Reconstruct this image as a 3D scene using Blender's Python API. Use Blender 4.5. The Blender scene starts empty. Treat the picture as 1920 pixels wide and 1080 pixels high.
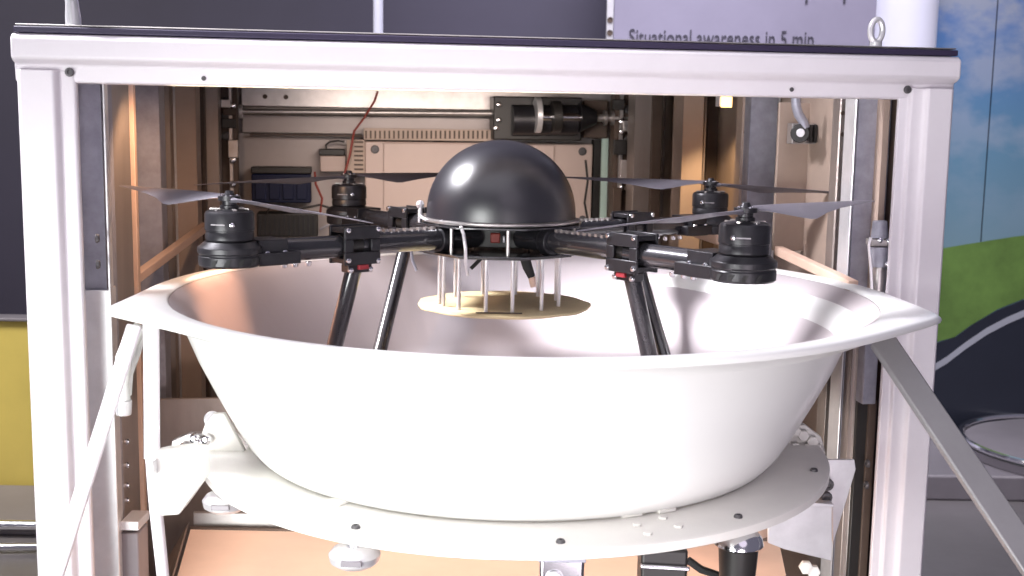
import bpy, math, random
from mathutils import Vector, Matrix
R_ = math.radians
random.seed(7)
S = bpy.context.scene
COL = S.collection

# ------------------------------------------------------------------ camera
ZC = 1.40
FPX = 2227.0
PITCH, ROLL = R_(8.0), R_(0.9)
fwd = Vector((0, math.cos(PITCH), -math.sin(PITCH)))
r0 = Vector((1, 0, 0)); u0 = Vector((0, math.sin(PITCH), math.cos(PITCH)))
CR = r0*math.cos(ROLL) + u0*math.sin(ROLL)
CU = -r0*math.sin(ROLL) + u0*math.cos(ROLL)
CAMP = Vector((0, 0, ZC))
cam = bpy.data.cameras.new('camera'); camo = bpy.data.objects.new('camera', cam); COL.objects.link(camo)
m = Matrix((CR, CU, -fwd)).transposed().to_4x4(); m.translation = CAMP
camo.matrix_world = m
cam.sensor_width = 36; cam.lens = FPX/1920*36; cam.clip_end = 200; cam.clip_start = 0.05
cam.dof.use_dof = True; cam.dof.focus_distance = 2.0; cam.dof.aperture_fstop = 9.0
S.camera = camo

def U(px, py, Y):
    "point of the place seen at px,py in the photograph, Y metres in front of the camera"
    d = CR*((px-960)/FPX) + CU*((540-py)/FPX) + fwd
    return CAMP + d*(Y/d.y)

# ------------------------------------------------------------------ world, lamps, exposure
W = bpy.data.worlds.new('World'); S.world = W; W.use_nodes = True
bg = W.node_tree.nodes['Background']; bg.inputs[0].default_value = (0.80, 0.76, 1.0, 1); bg.inputs[1].default_value = 0.19
S.view_settings.view_transform = 'Standard'; S.view_settings.look = 'None'
S.view_settings.exposure = 0.0; S.view_settings.gamma = 1.0

def area(name, loc, target, size, power, col, sizey=None, spread=180):
    l = bpy.data.lights.new(name, 'AREA'); l.energy = power; l.color = col
    l.shape = 'RECTANGLE' if sizey else 'DISK'; l.size = size
    if sizey: l.size_y = sizey
    l.spread = R_(spread)
    o = bpy.data.objects.new(name, l); COL.objects.link(o); o.location = loc
    o.rotation_euler = (Vector(target)-Vector(loc)).to_track_quat('-Z', 'Y').to_euler()
    return o
# hall spotlight high on the left, big soft hall light behind the camera, warm lamps in the cabinet
area('hall_spotlight', (-2.15, 2.28, 3.40), (-0.08, 2.1, 1.27), 0.8, 14, (0.96, 0.94, 1.0), spread=30)
area('top_fill', (-0.6, 0.9, 4.2), (0.0, 2.1, 1.1), 4.0, 26, (0.97, 0.93, 1.0), spread=120)  # added soft overhead fill for the white flanges
area('hall_front_light', (-1.15, 0.25, 0.70), (-0.35, 1.7, 0.76), 1.4, 15, (0.98, 1.0, 0.98), spread=70)
area('low_pink_fill', (0.42, 0.10, 0.70), (0.30, 1.7, 0.85), 0.9, 4.5, (1.0, 0.90, 0.97), spread=90)  # added pink fill for the right side of the shell
area('left_backdrop_fill', (-2.9, 2.9, 2.9), (-1.9, 4.3, 0.5), 0.9, 30, (1.0, 0.96, 0.93), spread=110)  # added fill to brighten the yellow panel and left backdrop
area('right_floor_fill', (2.9, 3.0, 3.2), (2.2, 4.6, 0.2), 0.9, 7, (1.0, 0.95, 0.97), spread=80)  # added fill to brighten the floor at right
area('hall_right_light', (0.9, -0.9, 3.0), (0.2, 2.1, 1.4), 2.2, 10, (0.98, 0.86, 1.0))
area('cabinet_lamp_back', (-0.15, 3.0, ZC+0.06), (-0.18, 3.7, 0.9), 0.7, 2.6, (1.0, 0.84, 0.74), sizey=0.1, spread=110)
area('hall_ceiling_light', (0.6, 3.7, 3.8), (0.5, 5.2, 1.3), 2.4, 48, (0.92, 0.90, 1.0), spread=70)

# ------------------------------------------------------------------ materials
MAT = {}
def mat(name, col, rough=0.5, metal=0.0, bump=0.0, bscale=60, var=0.0, vscale=8, coat=0.0, aniso=0.0, stretch=None, spec=0.5):
    if name in MAT: return MAT[name]
    M = bpy.data.materials.new(name); M.use_nodes = True; nt = M.node_tree; b = nt.nodes['Principled BSDF']
    b.inputs['Base Color'].default_value = (*col, 1); b.inputs['Roughness'].default_value = rough
    b.inputs['Metallic'].default_value = metal; b.inputs['Coat Weight'].default_value = coat
    b.inputs['Anisotropic'].default_value = aniso; b.inputs['Specular IOR Level'].default_value = spec
    tc = nt.nodes.new('ShaderNodeTexCoord'); mp = nt.nodes.new('ShaderNodeMapping')
    geo = nt.nodes.new('ShaderNodeNewGeometry')
    nt.links.new(geo.outputs['Position'], mp.inputs['Vector'])
    if stretch: mp.inputs['Scale'].default_value = stretch
    if var:
        n = nt.nodes.new('ShaderNodeTexNoise'); n.inputs['Scale'].default_value = vscale; n.inputs['Detail'].default_value = 6
        n.inputs['Roughness'].default_value = 0.65
        nt.links.new(mp.outputs[0], n.inputs['Vector'])
        mr = nt.nodes.new('ShaderNodeMapRange'); mr.inputs['From Min'].default_value = 0.3; mr.inputs['From Max'].default_value = 0.7
        mr.inputs['To Min'].default_value = 1-var; mr.inputs['To Max'].default_value = 1+var*0.6
        nt.links.new(n.outputs[0], mr.inputs[0])
        mx = nt.nodes.new('ShaderNodeVectorMath'); mx.operation = 'SCALE'; mx.inputs[0].default_value = col
        nt.links.new(mr.outputs[0], mx.inputs['Scale']); nt.links.new(mx.outputs[0], b.inputs['Base Color'])
        m2 = nt.nodes.new('ShaderNodeMath'); m2.operation = 'MULTIPLY_ADD'; m2.inputs[1].default_value = var*0.5; m2.inputs[2].default_value = rough-var*0.25
        nt.links.new(n.outputs[0], m2.inputs[0]); nt.links.new(m2.outputs[0], b.inputs['Roughness'])
    if bump:
        n2 = nt.nodes.new('ShaderNodeTexNoise'); n2.inputs['Scale'].default_value = bscale; n2.inputs['Detail'].default_value = 4
        nt.links.new(mp.outputs[0], n2.inputs['Vector'])
        bp = nt.nodes.new('ShaderNodeBump'); bp.inputs['Strength'].default_value = bump; bp.inputs['Distance'].default_value = 0.002
        nt.links.new(n2.outputs[0], bp.inputs['Height']); nt.links.new(bp.outputs[0], b.inputs['Normal'])
    MAT[name] = M; return M
def emis(name, col, s):
    M = mat(name, col); b = M.node_tree.nodes['Principled BSDF']
    b.inputs['Emission Color'].default_value = (*col, 1); b.inputs['Emission Strength'].default_value = s
    return M

mat('frame_paint', (0.76, 0.715, 0.755), 0.42, bump=0.12, bscale=300, var=0.05, vscale=5)
mat('bowl_white', (0.84, 0.84, 0.82), 0.32, bump=0.05, bscale=12, var=0.03, vscale=3, coat=0.2)
mat('ring_white', (0.85, 0.83, 0.78), 0.45, bump=0.1, bscale=150, var=0.05, vscale=7)
mat('galvanised', (0.36, 0.36, 0.42), 0.48, 0.35, bump=0.15, bscale=120, var=0.22, vscale=30)
mat('bare_steel', (0.50, 0.47, 0.46), 0.36, 0.8, bump=0.1, bscale=200, var=0.2, vscale=14)
mat('bright_steel', (0.78, 0.77, 0.79), 0.30, 0.55, bump=0.05, bscale=200, var=0.1, vscale=20)
mat('screw_grey', (0.10, 0.095, 0.10), 0.5, 0.3)
mat('chrome', (0.85, 0.85, 0.88), 0.14, 1.0)
mat('black_dome', (0.016, 0.015, 0.020), 0.33, 0.0, bump=0.02, bscale=500, var=0.05, vscale=20, spec=0.9)
mat('black_anodised', (0.022, 0.021, 0.025), 0.36, 0.3, bump=0.08, bscale=400, var=0.2, vscale=40)
mat('carbon', (0.032, 0.031, 0.036), 0.24, 0.3, bump=0.02, bscale=900, var=0.05, vscale=300, coat=0.7)
mat('prop_carbon', (0.14, 0.13, 0.155), 0.48, 0.1, bump=0.05, bscale=700, var=0.1, vscale=200, coat=0.1, spec=0.7)
mat('rubber', (0.02, 0.02, 0.02), 0.75, bump=0.1)
mat('warm_panel', (0.42, 0.32, 0.26), 0.5, 0.0, bump=0.1, bscale=100, var=0.12, vscale=6)
mat('warm_steel', (0.34, 0.29, 0.265), 0.38, 0.6, bump=0.1, bscale=150, var=0.2, vscale=12, stretch=(1, 1, 0.2))
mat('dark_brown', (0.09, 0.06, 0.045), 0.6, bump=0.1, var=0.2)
mat('box_beige', (0.52, 0.41, 0.37), 0.45, bump=0.08, bscale=200, var=0.05, vscale=5)
mat('wall_grey', (0.42, 0.37, 0.36), 0.45, 0.2, bump=0.08, bscale=150, var=0.1, vscale=6)
mat('plywood', (0.70, 0.49, 0.38), 0.5, bump=0.12, bscale=40, var=0.1, vscale=9, stretch=(0.3, 1, 1))
mat('blue_case', (0.006, 0.010, 0.040), 0.5, 0.0, bump=0.1, bscale=80, spec=0.3)
mat('black_plastic', (0.02, 0.018, 0.017), 0.45, bump=0.1)
mat('red_part', (0.35, 0.03, 0.04), 0.45, bump=0.1)
mat('red_wire', (0.22, 0.03, 0.02), 0.5, bump=0.1)
mat('pad_yellow', (0.76, 0.62, 0.36), 0.5, bump=0.2, bscale=60, var=0.10, vscale=18)
mat('rod_silver', (0.86, 0.84, 0.86), 0.28, 0.5, bump=0.03)
mat('white_cable', (0.72, 0.72, 0.70), 0.5, bump=0.1)
mat('dark_wall', (0.055, 0.049, 0.078), 0.6, bump=0.1, bscale=20, var=0.12, vscale=1.3)
mat('yellow_panel', (0.80, 0.63, 0.15), 0.6, bump=0.1, bscale=20, var=0.1, vscale=2)
mat('floor_dark', (0.19, 0.175, 0.18), 0.42, bump=0.2, bscale=30, var=0.25, vscale=1.5)
mat('plinth_grey', (0.24, 0.22, 0.24), 0.35, bump=0.1, var=0.15, vscale=3)
mat('column_white', (0.78, 0.78, 0.90), 0.35, bump=0.05, var=0.04, vscale=2)
mat('poster_grey', (0.26, 0.24, 0.32), 0.5, bump=0.05, bscale=30, var=0.12, vscale=1.8)
mat('ink', (0.045, 0.04, 0.06), 0.6, bump=0.05)
mat('print_grass', (0.12, 0.22, 0.045), 0.6, bump=0.1, bscale=40, var=0.3, vscale=7)
mat('print_road', (0.014, 0.017, 0.030), 0.5, bump=0.05, var=0.15, vscale=3)
mat('print_line', (0.36, 0.37, 0.42), 0.5, bump=0.05)
mat('seal_dark', (0.030, 0.022, 0.055), 0.4, bump=0.1)
mat('glass_green', (0.55, 0.72, 0.66), 0.2, 0.2, bump=0.03)
emis('lamp_glow', (1.0, 0.62, 0.22), 4.0)
# brushed interior of the funnel: fine concentric brushing
def brushed():
    M = mat('brushed_metal', (0.54, 0.49, 0.50), 0.48, 0.55, aniso=0.6)
    nt = M.node_tree; b = nt.nodes['Principled BSDF']
    mp = [n for n in nt.nodes if n.type == 'MAPPING'][0]
    sx = nt.nodes.new('ShaderNodeSeparateXYZ')
    sub = nt.nodes.new('ShaderNodeVectorMath'); sub.operation = 'SUBTRACT'; sub.inputs[1].default_value = (0.02, 2.05, 0)
    nt.links.new(mp.outputs[0], sub.inputs[0]); nt.links.new(sub.outputs[0], sx.inputs[0])
    at = nt.nodes.new('ShaderNodeMath'); at.operation = 'ARCTAN2'
    nt.links.new(sx.outputs[1], at.inputs[0]); nt.links.new(sx.outputs[0], at.inputs[1])
    cx = nt.nodes.new('ShaderNodeCombineXYZ'); nt.links.new(at.outputs[0], cx.inputs[0]); nt.links.new(sx.outputs[2], cx.inputs[1])
    mp2 = nt.nodes.new('ShaderNodeMapping'); mp2.inputs['Scale'].default_value = (14, 0.8, 1)
    nt.links.new(cx.outputs[0], mp2.inputs[0])
    n = nt.nodes.new('ShaderNodeTexNoise'); n.inputs['Scale'].default_value = 1.5; n.inputs['Detail'].default_value = 8; n.inputs['Roughness'].default_value = 0.6
    nt.links.new(mp2.outputs[0], n.inputs['Vector'])
    bp = nt.nodes.new('ShaderNodeBump'); bp.inputs['Strength'].default_value = 0.12; bp.inputs['Distance'].default_value = 0.004
    nt.links.new(n.outputs[0], bp.inputs['Height']); nt.links.new(bp.outputs[0], b.inputs['Normal'])
    m2 = nt.nodes.new('ShaderNodeMath'); m2.operation = 'MULTIPLY_ADD'; m2.inputs[1].default_value = 0.2; m2.inputs[2].default_value = 0.38
    nt.links.new(n.outputs[0], m2.inputs[0]); nt.links.new(m2.outputs[0], b.inputs['Roughness'])
brushed()
# printed sky: blue with clouds (flat print)
def skyprint():
    M = mat('print_sky', (0.1, 0.2, 0.4), 0.55)
    nt = M.node_tree; b = nt.nodes['Principled BSDF']; mp = [n for n in nt.nodes if n.type == 'MAPPING'][0]
    sx = nt.nodes.new('ShaderNodeSeparateXYZ'); nt.links.new(mp.outputs[0], sx.inputs[0])
    mr = nt.nodes.new('ShaderNodeMapRange'); mr.inputs['From Min'].default_value = 0.9; mr.inputs['From Max'].default_value = 1.95
    nt.links.new(sx.outputs[2], mr.inputs[0])
    cr = nt.nodes.new('ShaderNodeValToRGB'); e = cr.color_ramp.elements
    e[0].position = 0; e[0].color = (0.17, 0.28, 0.34, 1); e[1].position = 1; e[1].color = (0.08, 0.19, 0.50, 1)
    x = e.new(0.45); x.color = (0.11, 0.25, 0.38, 1)
    nt.links.new(mr.outputs[0], cr.inputs[0])
    n = nt.nodes.new('ShaderNodeTexNoise'); n.inputs['Scale'].default_value = 2.3; n.inputs['Detail'].default_value = 7; n.inputs['Roughness'].default_value = 0.55
    mp2 = nt.nodes.new('ShaderNodeMapping'); mp2.inputs['Scale'].default_value = (1, 1, 1.5); mp2.inputs['Location'].default_value = (0.35, 0, 0.2)
    nt.links.new(mp.outputs[0], mp2.inputs[0]); nt.links.new(mp2.outputs[0], n.inputs['Vector'])
    c2 = nt.nodes.new('ShaderNodeValToRGB'); c2.color_ramp.elements[0].position = 0.44; c2.color_ramp.elements[1].position = 0.56
    nt.links.new(n.outputs[0], c2.inputs[0])
    mx = nt.nodes.new('ShaderNodeMix'); mx.data_type = 'RGBA'; mx.inputs[7].default_value = (0.36, 0.40, 0.50, 1)
    ml = nt.nodes.new('ShaderNodeMath'); ml.operation = 'MULTIPLY'; nt.links.new(c2.outputs[0], ml.inputs[0]); nt.links.new(mr.outputs[0], ml.inputs[1])
    nt.links.new(ml.outputs[0], mx.inputs[0]); nt.links.new(cr.outputs[0], mx.inputs[6])
    nt.links.new(mx.outputs[2], b.inputs['Base Color'])
skyprint()

# ------------------------------------------------------------------ geometry helpers
WORG = {}            # world origin of every object
def tag(o, label, cat, group=None, kind=None):
    o['label'] = label
    if cat: o['category'] = cat
    if group: o['group'] = group
    if kind: o['kind'] = kind
    return o
def thing(name, loc, label, cat, group=None):
    o = bpy.data.objects.new(name, None); o.empty_display_size = 0.05; COL.objects.link(o)
    o.location = loc; WORG[o.name] = Vector(loc); tag(o, label, cat, group); return o
def link(o, parent, w):
    COL.objects.link(o); w = Vector(w)
    if parent is not None:
        o.parent = parent; o.location = w - WORG[parent.name]
    else: o.location = w
    WORG[o.name] = w
    return o

class G:
    def __init__(s): s.V = []; s.F = []
    def add(s, vs, fs):
        k = len(s.V); s.V += [Vector(v) for v in vs]; s.F += [tuple(i+k for i in f) for f in fs]; return s
    def box(s, lo, hi, fn=None):
        vs = [Vector((x, y, z)) for x in (lo[0], hi[0]) for y in (lo[1], hi[1]) for z in (lo[2], hi[2])]
        if fn: vs = [fn(v) for v in vs]
        return s.add(vs, [(0,1,3,2),(4,6,7,5),(0,4,5,1),(2,3,7,6),(0,2,6,4),(1,5,7,3)])
    def obox(s, c, ax, ay, az):
        "box with centre c and half-axis vectors"
        c = Vector(c); ax = Vector(ax); ay = Vector(ay); az = Vector(az)
        vs = [c+ax*i+ay*j+az*k for i in (-1,1) for j in (-1,1) for k in (-1,1)]
        return s.add(vs, [(0,1,3,2),(4,6,7,5),(0,4,5,1),(2,3,7,6),(0,2,6,4),(1,5,7,3)])
    def bar(s, p, q, w, h, side=None):
        p = Vector(p); q = Vector(q); d = (q-p).normalized()
        sd = Vector(side) if side else d.cross(Vector((0,0,1)))
        sd = (sd - d*sd.dot(d)).normalized(); up = sd.cross(d)
        return s.obox((p+q)/2, (q-p)/2, sd*w/2, up*h/2)
    def tube(s, pts, r, n=14, caps=True):
        pts = [Vector(p) for p in pts]; N = len(pts); rs = r if isinstance(r, (list, tuple)) else [r]*N
        ref = Vector((0.13, 0.21, 0.97)); rings = []; vs = []
        for i, p in enumerate(pts):
            d = (pts[min(i+1, N-1)] - pts[max(i-1, 0)])
            if d.length < 1e-9: d = prev
            prev = d; d = d.normalized()
            a = ref - d*ref.dot(d)
            if a.length < 0.05: a = Vector((1,0,0)) - d*d.x
            a.normalize(); ref = a; b = d.cross(a)
            for k in range(n):
                t = 2*math.pi*k/n; vs.append(p + (a*math.cos(t)+b*math.sin(t))*rs[i])
        fs = [(i*n+k, i*n+(k+1) % n, (i+1)*n+(k+1) % n, (i+1)*n+k) for i in range(N-1) for k in range(n)]
        if caps: fs += [tuple(range(n-1, -1, -1)), tuple((N-1)*n+k for k in range(n))]
        return s.add(vs, fs)
    def cyl(s, p, q, r, r2=None, n=20): 
        return s.tube([p, q], [r, r if r2 is None else r2], n)
    def lathe(s, c, prof, n=48, axis=(0,0,1), close=False):
        c = Vector(c); q = Vector((0,0,1)).rotation_difference(Vector(axis)); vs = []
        for r, z in prof:
            for k in range(n):
                t = 2*math.pi*k/n; vs.append(c + q @ Vector((max(r, 1e-5)*math.cos(t), max(r, 1e-5)*math.sin(t), z)))
        N = len(prof); fs = []
        for i in range(N if close else N-1):
            j = (i+1) % N
            fs += [(i*n+k, i*n+(k+1) % n, j*n+(k+1) % n, j*n+k) for k in range(n)]
        return s.add(vs, fs)
    def prism(s, poly, ext):
        "closed polygon of world points pushed along ext"
        poly = [Vector(p) for p in poly]; n = len(poly); ext = Vector(ext)
        return s.add(poly+[p+ext for p in poly], [tuple(range(n)), tuple(range(2*n-1, n-1, -1))] +
                     [(i, i+n, (i+1) % n+n, (i+1) % n) for i in range(n)])
    def build(s, name, material, parent=None, bevel=0.0, segs=2, label=None, angle=35, kind=None):
        lo = [min(v[i] for v in s.V) for i in range(3)]; hi = [max(v[i] for v in s.V) for i in range(3)]
        c = Vector([(a+b)/2 for a, b in zip(lo, hi)])
        me = bpy.data.meshes.new(name); me.from_pydata([v-c for v in s.V], [], s.F); me.update()
        import bmesh
        b = bmesh.new(); b.from_mesh(me); bmesh.ops.recalc_face_normals(b, faces=b.faces); b.to_mesh(me); b.free()
        me.materials.append(MAT[material])
        for p in me.polygons: p.use_smooth = True
        me.set_sharp_from_angle(angle=R_(angle))
        o = bpy.data.objects.new(name, me); link(o, parent, c)
        if bevel:
            md = o.modifiers.new('bevel', 'BEVEL'); md.width = bevel; md.segments = segs; md.limit_method = 'ANGLE'; md.angle_limit = R_(40)
            md.harden_normals = False
        if label: o['label'] = label
        if kind: o['kind'] = kind
        return o

def poly_px(pts, Y): return [U(x, y, Y) for x, y in pts]
def plate_px(pts, Y, t): return G().prism(poly_px(pts, Y), (0, t, 0))
# small repeated pieces share one mesh
def proto(name, g, material):
    me = bpy.data.meshes.new(name); me.from_pydata(g.V, [], g.F); me.update()
    for p in me.polygons: p.use_smooth = True
    me.set_sharp_from_angle(angle=R_(40)); me.materials.append(MAT[material]); return me
BOLT = proto('bolt', G().lathe((0,0,0), [(0,1.0),(0.55,1.0),(0.85,0.85),(1.0,0.5),(1.0,0.0)], 12), 'chrome')
HEX = proto('hex_bolt', G().lathe((0,0,0), [(0,0.8),(0.9,0.8),(1.0,0.7),(1.0,0.0)], 6), 'ring_white')
DARKB = proto('screw', G().lathe((0,0,0), [(0,0.35),(0.4,0.35),(0.45,0.75),(0.8,0.7),(1.0,0.3),(1.0,0.0)], 12), 'screw_grey')
HOLE = proto('plug', G().lathe((0,0,0), [(0,0.08),(0.75,0.08),(0.8,0.3),(1.0,0.3),(1.0,0.0)], 12), 'dark_brown')
def bolt(p, d, r, parent, me=None, name='bolt', h=1.0):
    o = bpy.data.objects.new(name, me or BOLT); link(o, parent, p)
    o.rotation_euler = Vector((0,0,1)).rotation_difference(Vector(d)).to_euler(); o.scale = (r, r, r*h); return o

# ================================================================== hall: floor and backdrops
g = G(); g.box((-9, -3, -0.02), (9, 12, 0.0)); o = g.build('floor', 'floor_dark'); o['kind'] = 'structure'
YB = 5.3
g = G(); g.box((-4.5, YB, 0.0), (U(1137, 50, YB).x, YB+0.12, 4.0)); o = g.build('wall', 'dark_wall'); tag(o, 'dark slate backdrop wall behind the cabinet', 'wall'); 
# yellow lower panel in front of the dark wall (far left)
t = thing('display_panel', (-2.2, 4.3, 0), 'olive yellow lower panel standing before the dark wall at far left', 'panel')
zt = U(20, 601, 4.3).z; zb = U(20, 918, 4.3).z
g = G(); g.box((-3.0, 4.3, zb), (-1.45, 4.36, zt)); g.build('board', 'yellow_panel', t, 0.004)
g = G(); g.box((-3.0, 4.28, zt), (-1.45, 4.37, zt+0.012)); g.build('trim', 'plinth_grey', t, 0.003)
t = thing('plinth', (-2.2, 4.0, 0), 'grey low platform with bright rounded edge at far left', 'platform')
g = G(); g.box((-3.0, 3.82, 0.0), (-1.4, 4.28, 0.028)); g.build('body', 'plinth_grey', t, 0.006)
g = G(); g.tube([(-3.2, 3.80, 0.035), (-1.3, 3.80, 0.045)], 0.016); g.build('edge_tube', 'chrome', t)
g = G(); g.tube([(-3.2, 3.55, 0.02), (-1.3, 3.68, 0.02)], 0.012); g.build('foot_tube', 'chrome', t)

# poster with lettering
t = thing('poster', U(1400, 60, 4.9), 'lilac grey poster with black lettering behind the cabinet top', 'poster')
PY = 4.9
pl = U(1150, 80, PY).x; pr = U(1657, 80, PY).x
g = G(); g.box((pl, PY, 0.9), (pr, PY+0.02, 2.6)); g.build('sheet', 'poster_grey', t)
g = G(); g.box((pl-0.03, PY-0.008, 0.9), (pl-0.002, PY+0.03, 2.6)); g.build('edge_profile', 'bright_steel', t, 0.003)
g = G(); g.box((pr+0.001, PY-0.008, 0.9), (pr+0.008, PY+0.03, 2.6)); g.build('edge_strip', 'plinth_grey', t)
for z in (U(1147, 38, PY).z, U(1147, 62, PY).z):
    bolt((pl-0.016, PY-0.009, z), (0,-1,0), 0.012, t, HOLE, 'clip')
def text(s, p, size, width, matn, parent, name='lettering'):
    cu = bpy.data.curves.new(name, 'FONT'); cu.body = s; cu.size = size; cu.extrude = 0.0006; cu.resolution_u = 3
    tmp = bpy.data.objects.new('tmp', cu); COL.objects.link(tmp)
    bpy.context.view_layer.update()
    me = bpy.data.meshes.new_from_object(tmp.evaluated_get(bpy.context.evaluated_depsgraph_get()))
    bpy.data.objects.remove(tmp)
    w = max(v.co.x for v in me.vertices); k = width/w
    for v in me.vertices: v.co = Vector((v.co.x*k, -v.co.z, v.co.y))
    me.materials.clear(); me.materials.append(MAT[matn])
    o = bpy.data.objects.new(name, me); link(o, parent, p); return o
a = U(1178, 83, PY-0.004); b = U(1525, 88, PY-0.004)
o = text('Situational awareness in 5 min', a, 0.062, (b-a).length, 'ink', t); o['label'] = 'text reading Situational awareness in 5 min'
o.rotation_euler = (0, R_(-0.1), 0); o.scale = (1, 1, 1.45); o['kind'] = 'stuff'
for x in (1512, 1583):
    g = G(); g.bar(U(x, 6, PY-0.004), U(x+2, -14, PY-0.004), 0.009, 0.002, (1,0,0)); g.build('letter_tail', 'ink', t)

# white rounded column and printed landscape wall
t = G(); ccx = U(1722, 60, 4.75)
g = G(); g.lathe((ccx.x, 4.95, 0), [(0.135, 0.0), (0.135, 3.4)], 64); o = g.build('column', 'column_white'); tag(o, 'round white column between the poster and the landscape print', 'column')
MY = 5.1
t = thing('landscape_print', (2.2, MY, 0), 'wall print of cloudy sky, green hill and dark road right of the cabinet', 'wall print')
xl = U(1700, 300, MY).x; zb = U(1850, 812, MY).z
s1 = U(1850, 300, MY).x
g = G(); g.box((xl, MY, zb), (s1-0.003, MY+0.05, 3.2)); g.build('sky_panel', 'print_sky', t)
g = G(); g.box((s1+0.003, MY, zb), (4.2, MY+0.05, 3.2)); g.build('sky_panel', 'print_sky', t)
g = G(); g.box((s1-0.002, MY+0.006, zb), (s1+0.002, MY+0.04, 3.2)); g.build('panel_joint', 'black_plastic', t)
def print_px(pts, off, name, m):
    P = [U(x, y, MY-off) for x, y in pts]; g = G(); g.prism(P, (0, 0.001, 0)); return g.build(name, m, t)
hill = [(1720,474),(1760,467),(1800,460),(1850,452),(1900,444),(1960,437),(2060,428)]
print_px(hill+[(2060,520),(1960,548),(1920,560),(1870,580),(1820,610),(1790,632),(1760,640),(1730,650)], 0.003, 'hill', 'print_grass')
print_px([(1720,652),(1760,642),(1792,632),(1822,610),(1870,582),(1920,562),(1960,550),(2060,522),(2060,808),(1720,808)], 0.005, 'road', 'print_road')
ln = [(1725,705),(1748,698),(1775,682),(1810,655),(1850,628),(1890,607),(1930,590),(2000,570),(2060,560)]
print_px(ln+[(x, y-13) for x, y in reversed(ln)], 0.007, 'road_line', 'print_line')
# skirting strip and chrome foot ring of a stand
g = G(); g.box((xl, MY-0.03, 0.0), (4.2, MY+0.05, zb-0.004)); o = g.build('skirting_board', 'plinth_grey', None, 0.004); tag(o, 'dark grey skirting under the landscape print', 'skirting')
t = thing('round_foot', (2.25, 4.55, 0.102), 'dark round foot with bright chrome rim on the floor at right', 'stand foot')
g = G(); g.lathe((2.3, 4.65, 0.102), [(0,0.05),(0.40,0.05),(0.46,0.03),(0.46,0.0)], 64); g.build('plate', 'plinth_grey', t)
g = G(); g.lathe((2.3, 4.65, 0.152), [(0.455+0.012*math.cos(a), 0.012*math.sin(a)) for a in [i*math.pi/4 for i in range(8)]], 64, close=True); g.build('rim', 'chrome', t)
g = G(); g.box((1.30, 4.35, 0.0), (4.2, 4.95, 0.10)); o = g.build('slab', 'plinth_grey', None, 0.01); tag(o, 'grey step added to lighten the floor below the landscape print', 'slab')  # added platform standing in for the lighter band of floor
# white pole standing behind the cabinet
o = G().cyl((U(709, 30, 4.6).x, 4.6, 0), (U(709, 30, 4.6).x, 4.6, 3.0), 0.019).build('pole', 'column_white'); tag(o, 'slim white pole rising behind the cabinet top', 'pole')

# ================================================================== cabinet
A = Vector((-0.808, 1.95, 0)); dU = Vector((1.628, 0.25, 0)).normalized(); dV = Vector((-dU.y, dU.x, 0)); CW = 1.630
def cab(u, v, z): return A + dU*u + dV*v + Vector((0, 0, z))
cf = lambda p: cab(p.x, p.y, p.z)
def cbox(u0_, u1_, v0, v1, z0, z1): return G().box((u0_, v0, z0), (u1_, v1, z1), cf)
def uv_at(px, v, py=300):
    d = U(px, py, 1.0) - CAMP
    # solve CAMP + d*t with dV-component = v
    q = CAMP - A; t_ = (v - q.dot(dV))/d.dot(dV); P = CAMP + d*t_
    return (P-A).dot(dU), P.z
def hit_u(px, py, u):
    d = U(px, py, 1.0) - CAMP; q = CAMP - A; t_ = (u - q.dot(dU))/d.dot(dU); P = CAMP + d*t_
    return (P-A).dot(dV), P.z
C = thing('docking_cabinet', (0, 2.6, 0), 'open white framed cabinet housing the drone landing bowl', 'cabinet')
zT, zM, zB = ZC+0.128, ZC+0.083, ZC+0.051
# top beam: protruding upper roll, recessed lower flange
def sweep_u(prof, a, b, fn=cf):
    n = len(prof); g = G(); vs = [fn(Vector((a, v, z))) for v, z in prof] + [fn(Vector((b, v, z))) for v, z in prof]
    return g.add(vs, [tuple(range(n)), tuple(range(2*n-1, n-1, -1))] + [(i, (i+1) % n, (i+1) % n+n, i+n) for i in range(n)])
sweep_u([(-0.006, zM+0.006), (0.004, zM), (0.015, zM-0.003), (0.018, zB), (0.035, zB), (0.035, zT), (0.004, zT), (-0.006, zT-0.006)], -0.006, CW+0.006).build('top_beam', 'frame_paint', C, 0.004, 3)
cbox(-0.002, CW+0.002, 0.002, 0.034, zT+0.0015, zT+0.012).build('roof_seal', 'seal_dark', C, 0.002)
cbox(0.0, CW, 0.006, 0.032, zT+0.0135, zT+0.016).build('roof_trim', 'bare_steel', C, 0.001)
cbox(0.0, CW, 0.55, 1.72, zT-0.01, zT+0.012).build('roof_panel', 'bare_steel', C, 0.001)
cbox(0.0, 0.06, 0.101, 0.549, zT-0.01, zT+0.012).build('roof_side_rail', 'frame_paint', C, 0.002)
cbox(CW-0.06, CW, 0.101, 0.549, zT-0.01, zT+0.012).build('roof_side_rail', 'frame_paint', C, 0.002)
def post(mir):
    f = (lambda p: cab(CW-p.x, p.y, p.z)) if mir else cf
    prof = [(0.0, 0.006), (0.005, 0.0), (0.056, 0.0), (0.060, 0.004), (0.064, 0.014), (0.086, 0.016), (0.089, 0.020), (0.089, 0.035), (0.0, 0.035)]
    if mir: prof = [(0.0, 0.006), (0.005, 0.0), (0.050, 0.0), (0.054, 0.006), (0.060, 0.010), (0.078, 0.010), (0.082, 0.018), (0.098, 0.020), (0.098, 0.030), (0.0, 0.030)]
    n = len(prof); z0, z1 = 0.0, zM-0.012
    g = G(); g.add([f(Vector((u, v, z0))) for u, v in prof]+[f(Vector((u, v, z1))) for u, v in prof],
          [tuple(range(n)), tuple(range(2*n-1, n-1, -1))] + [(i, (i+1) % n, (i+1) % n+n, i+n) for i in range(n)])
    return g.build('post', 'frame_paint', C, 0.0025, 3)
post(False); post(True)
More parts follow.
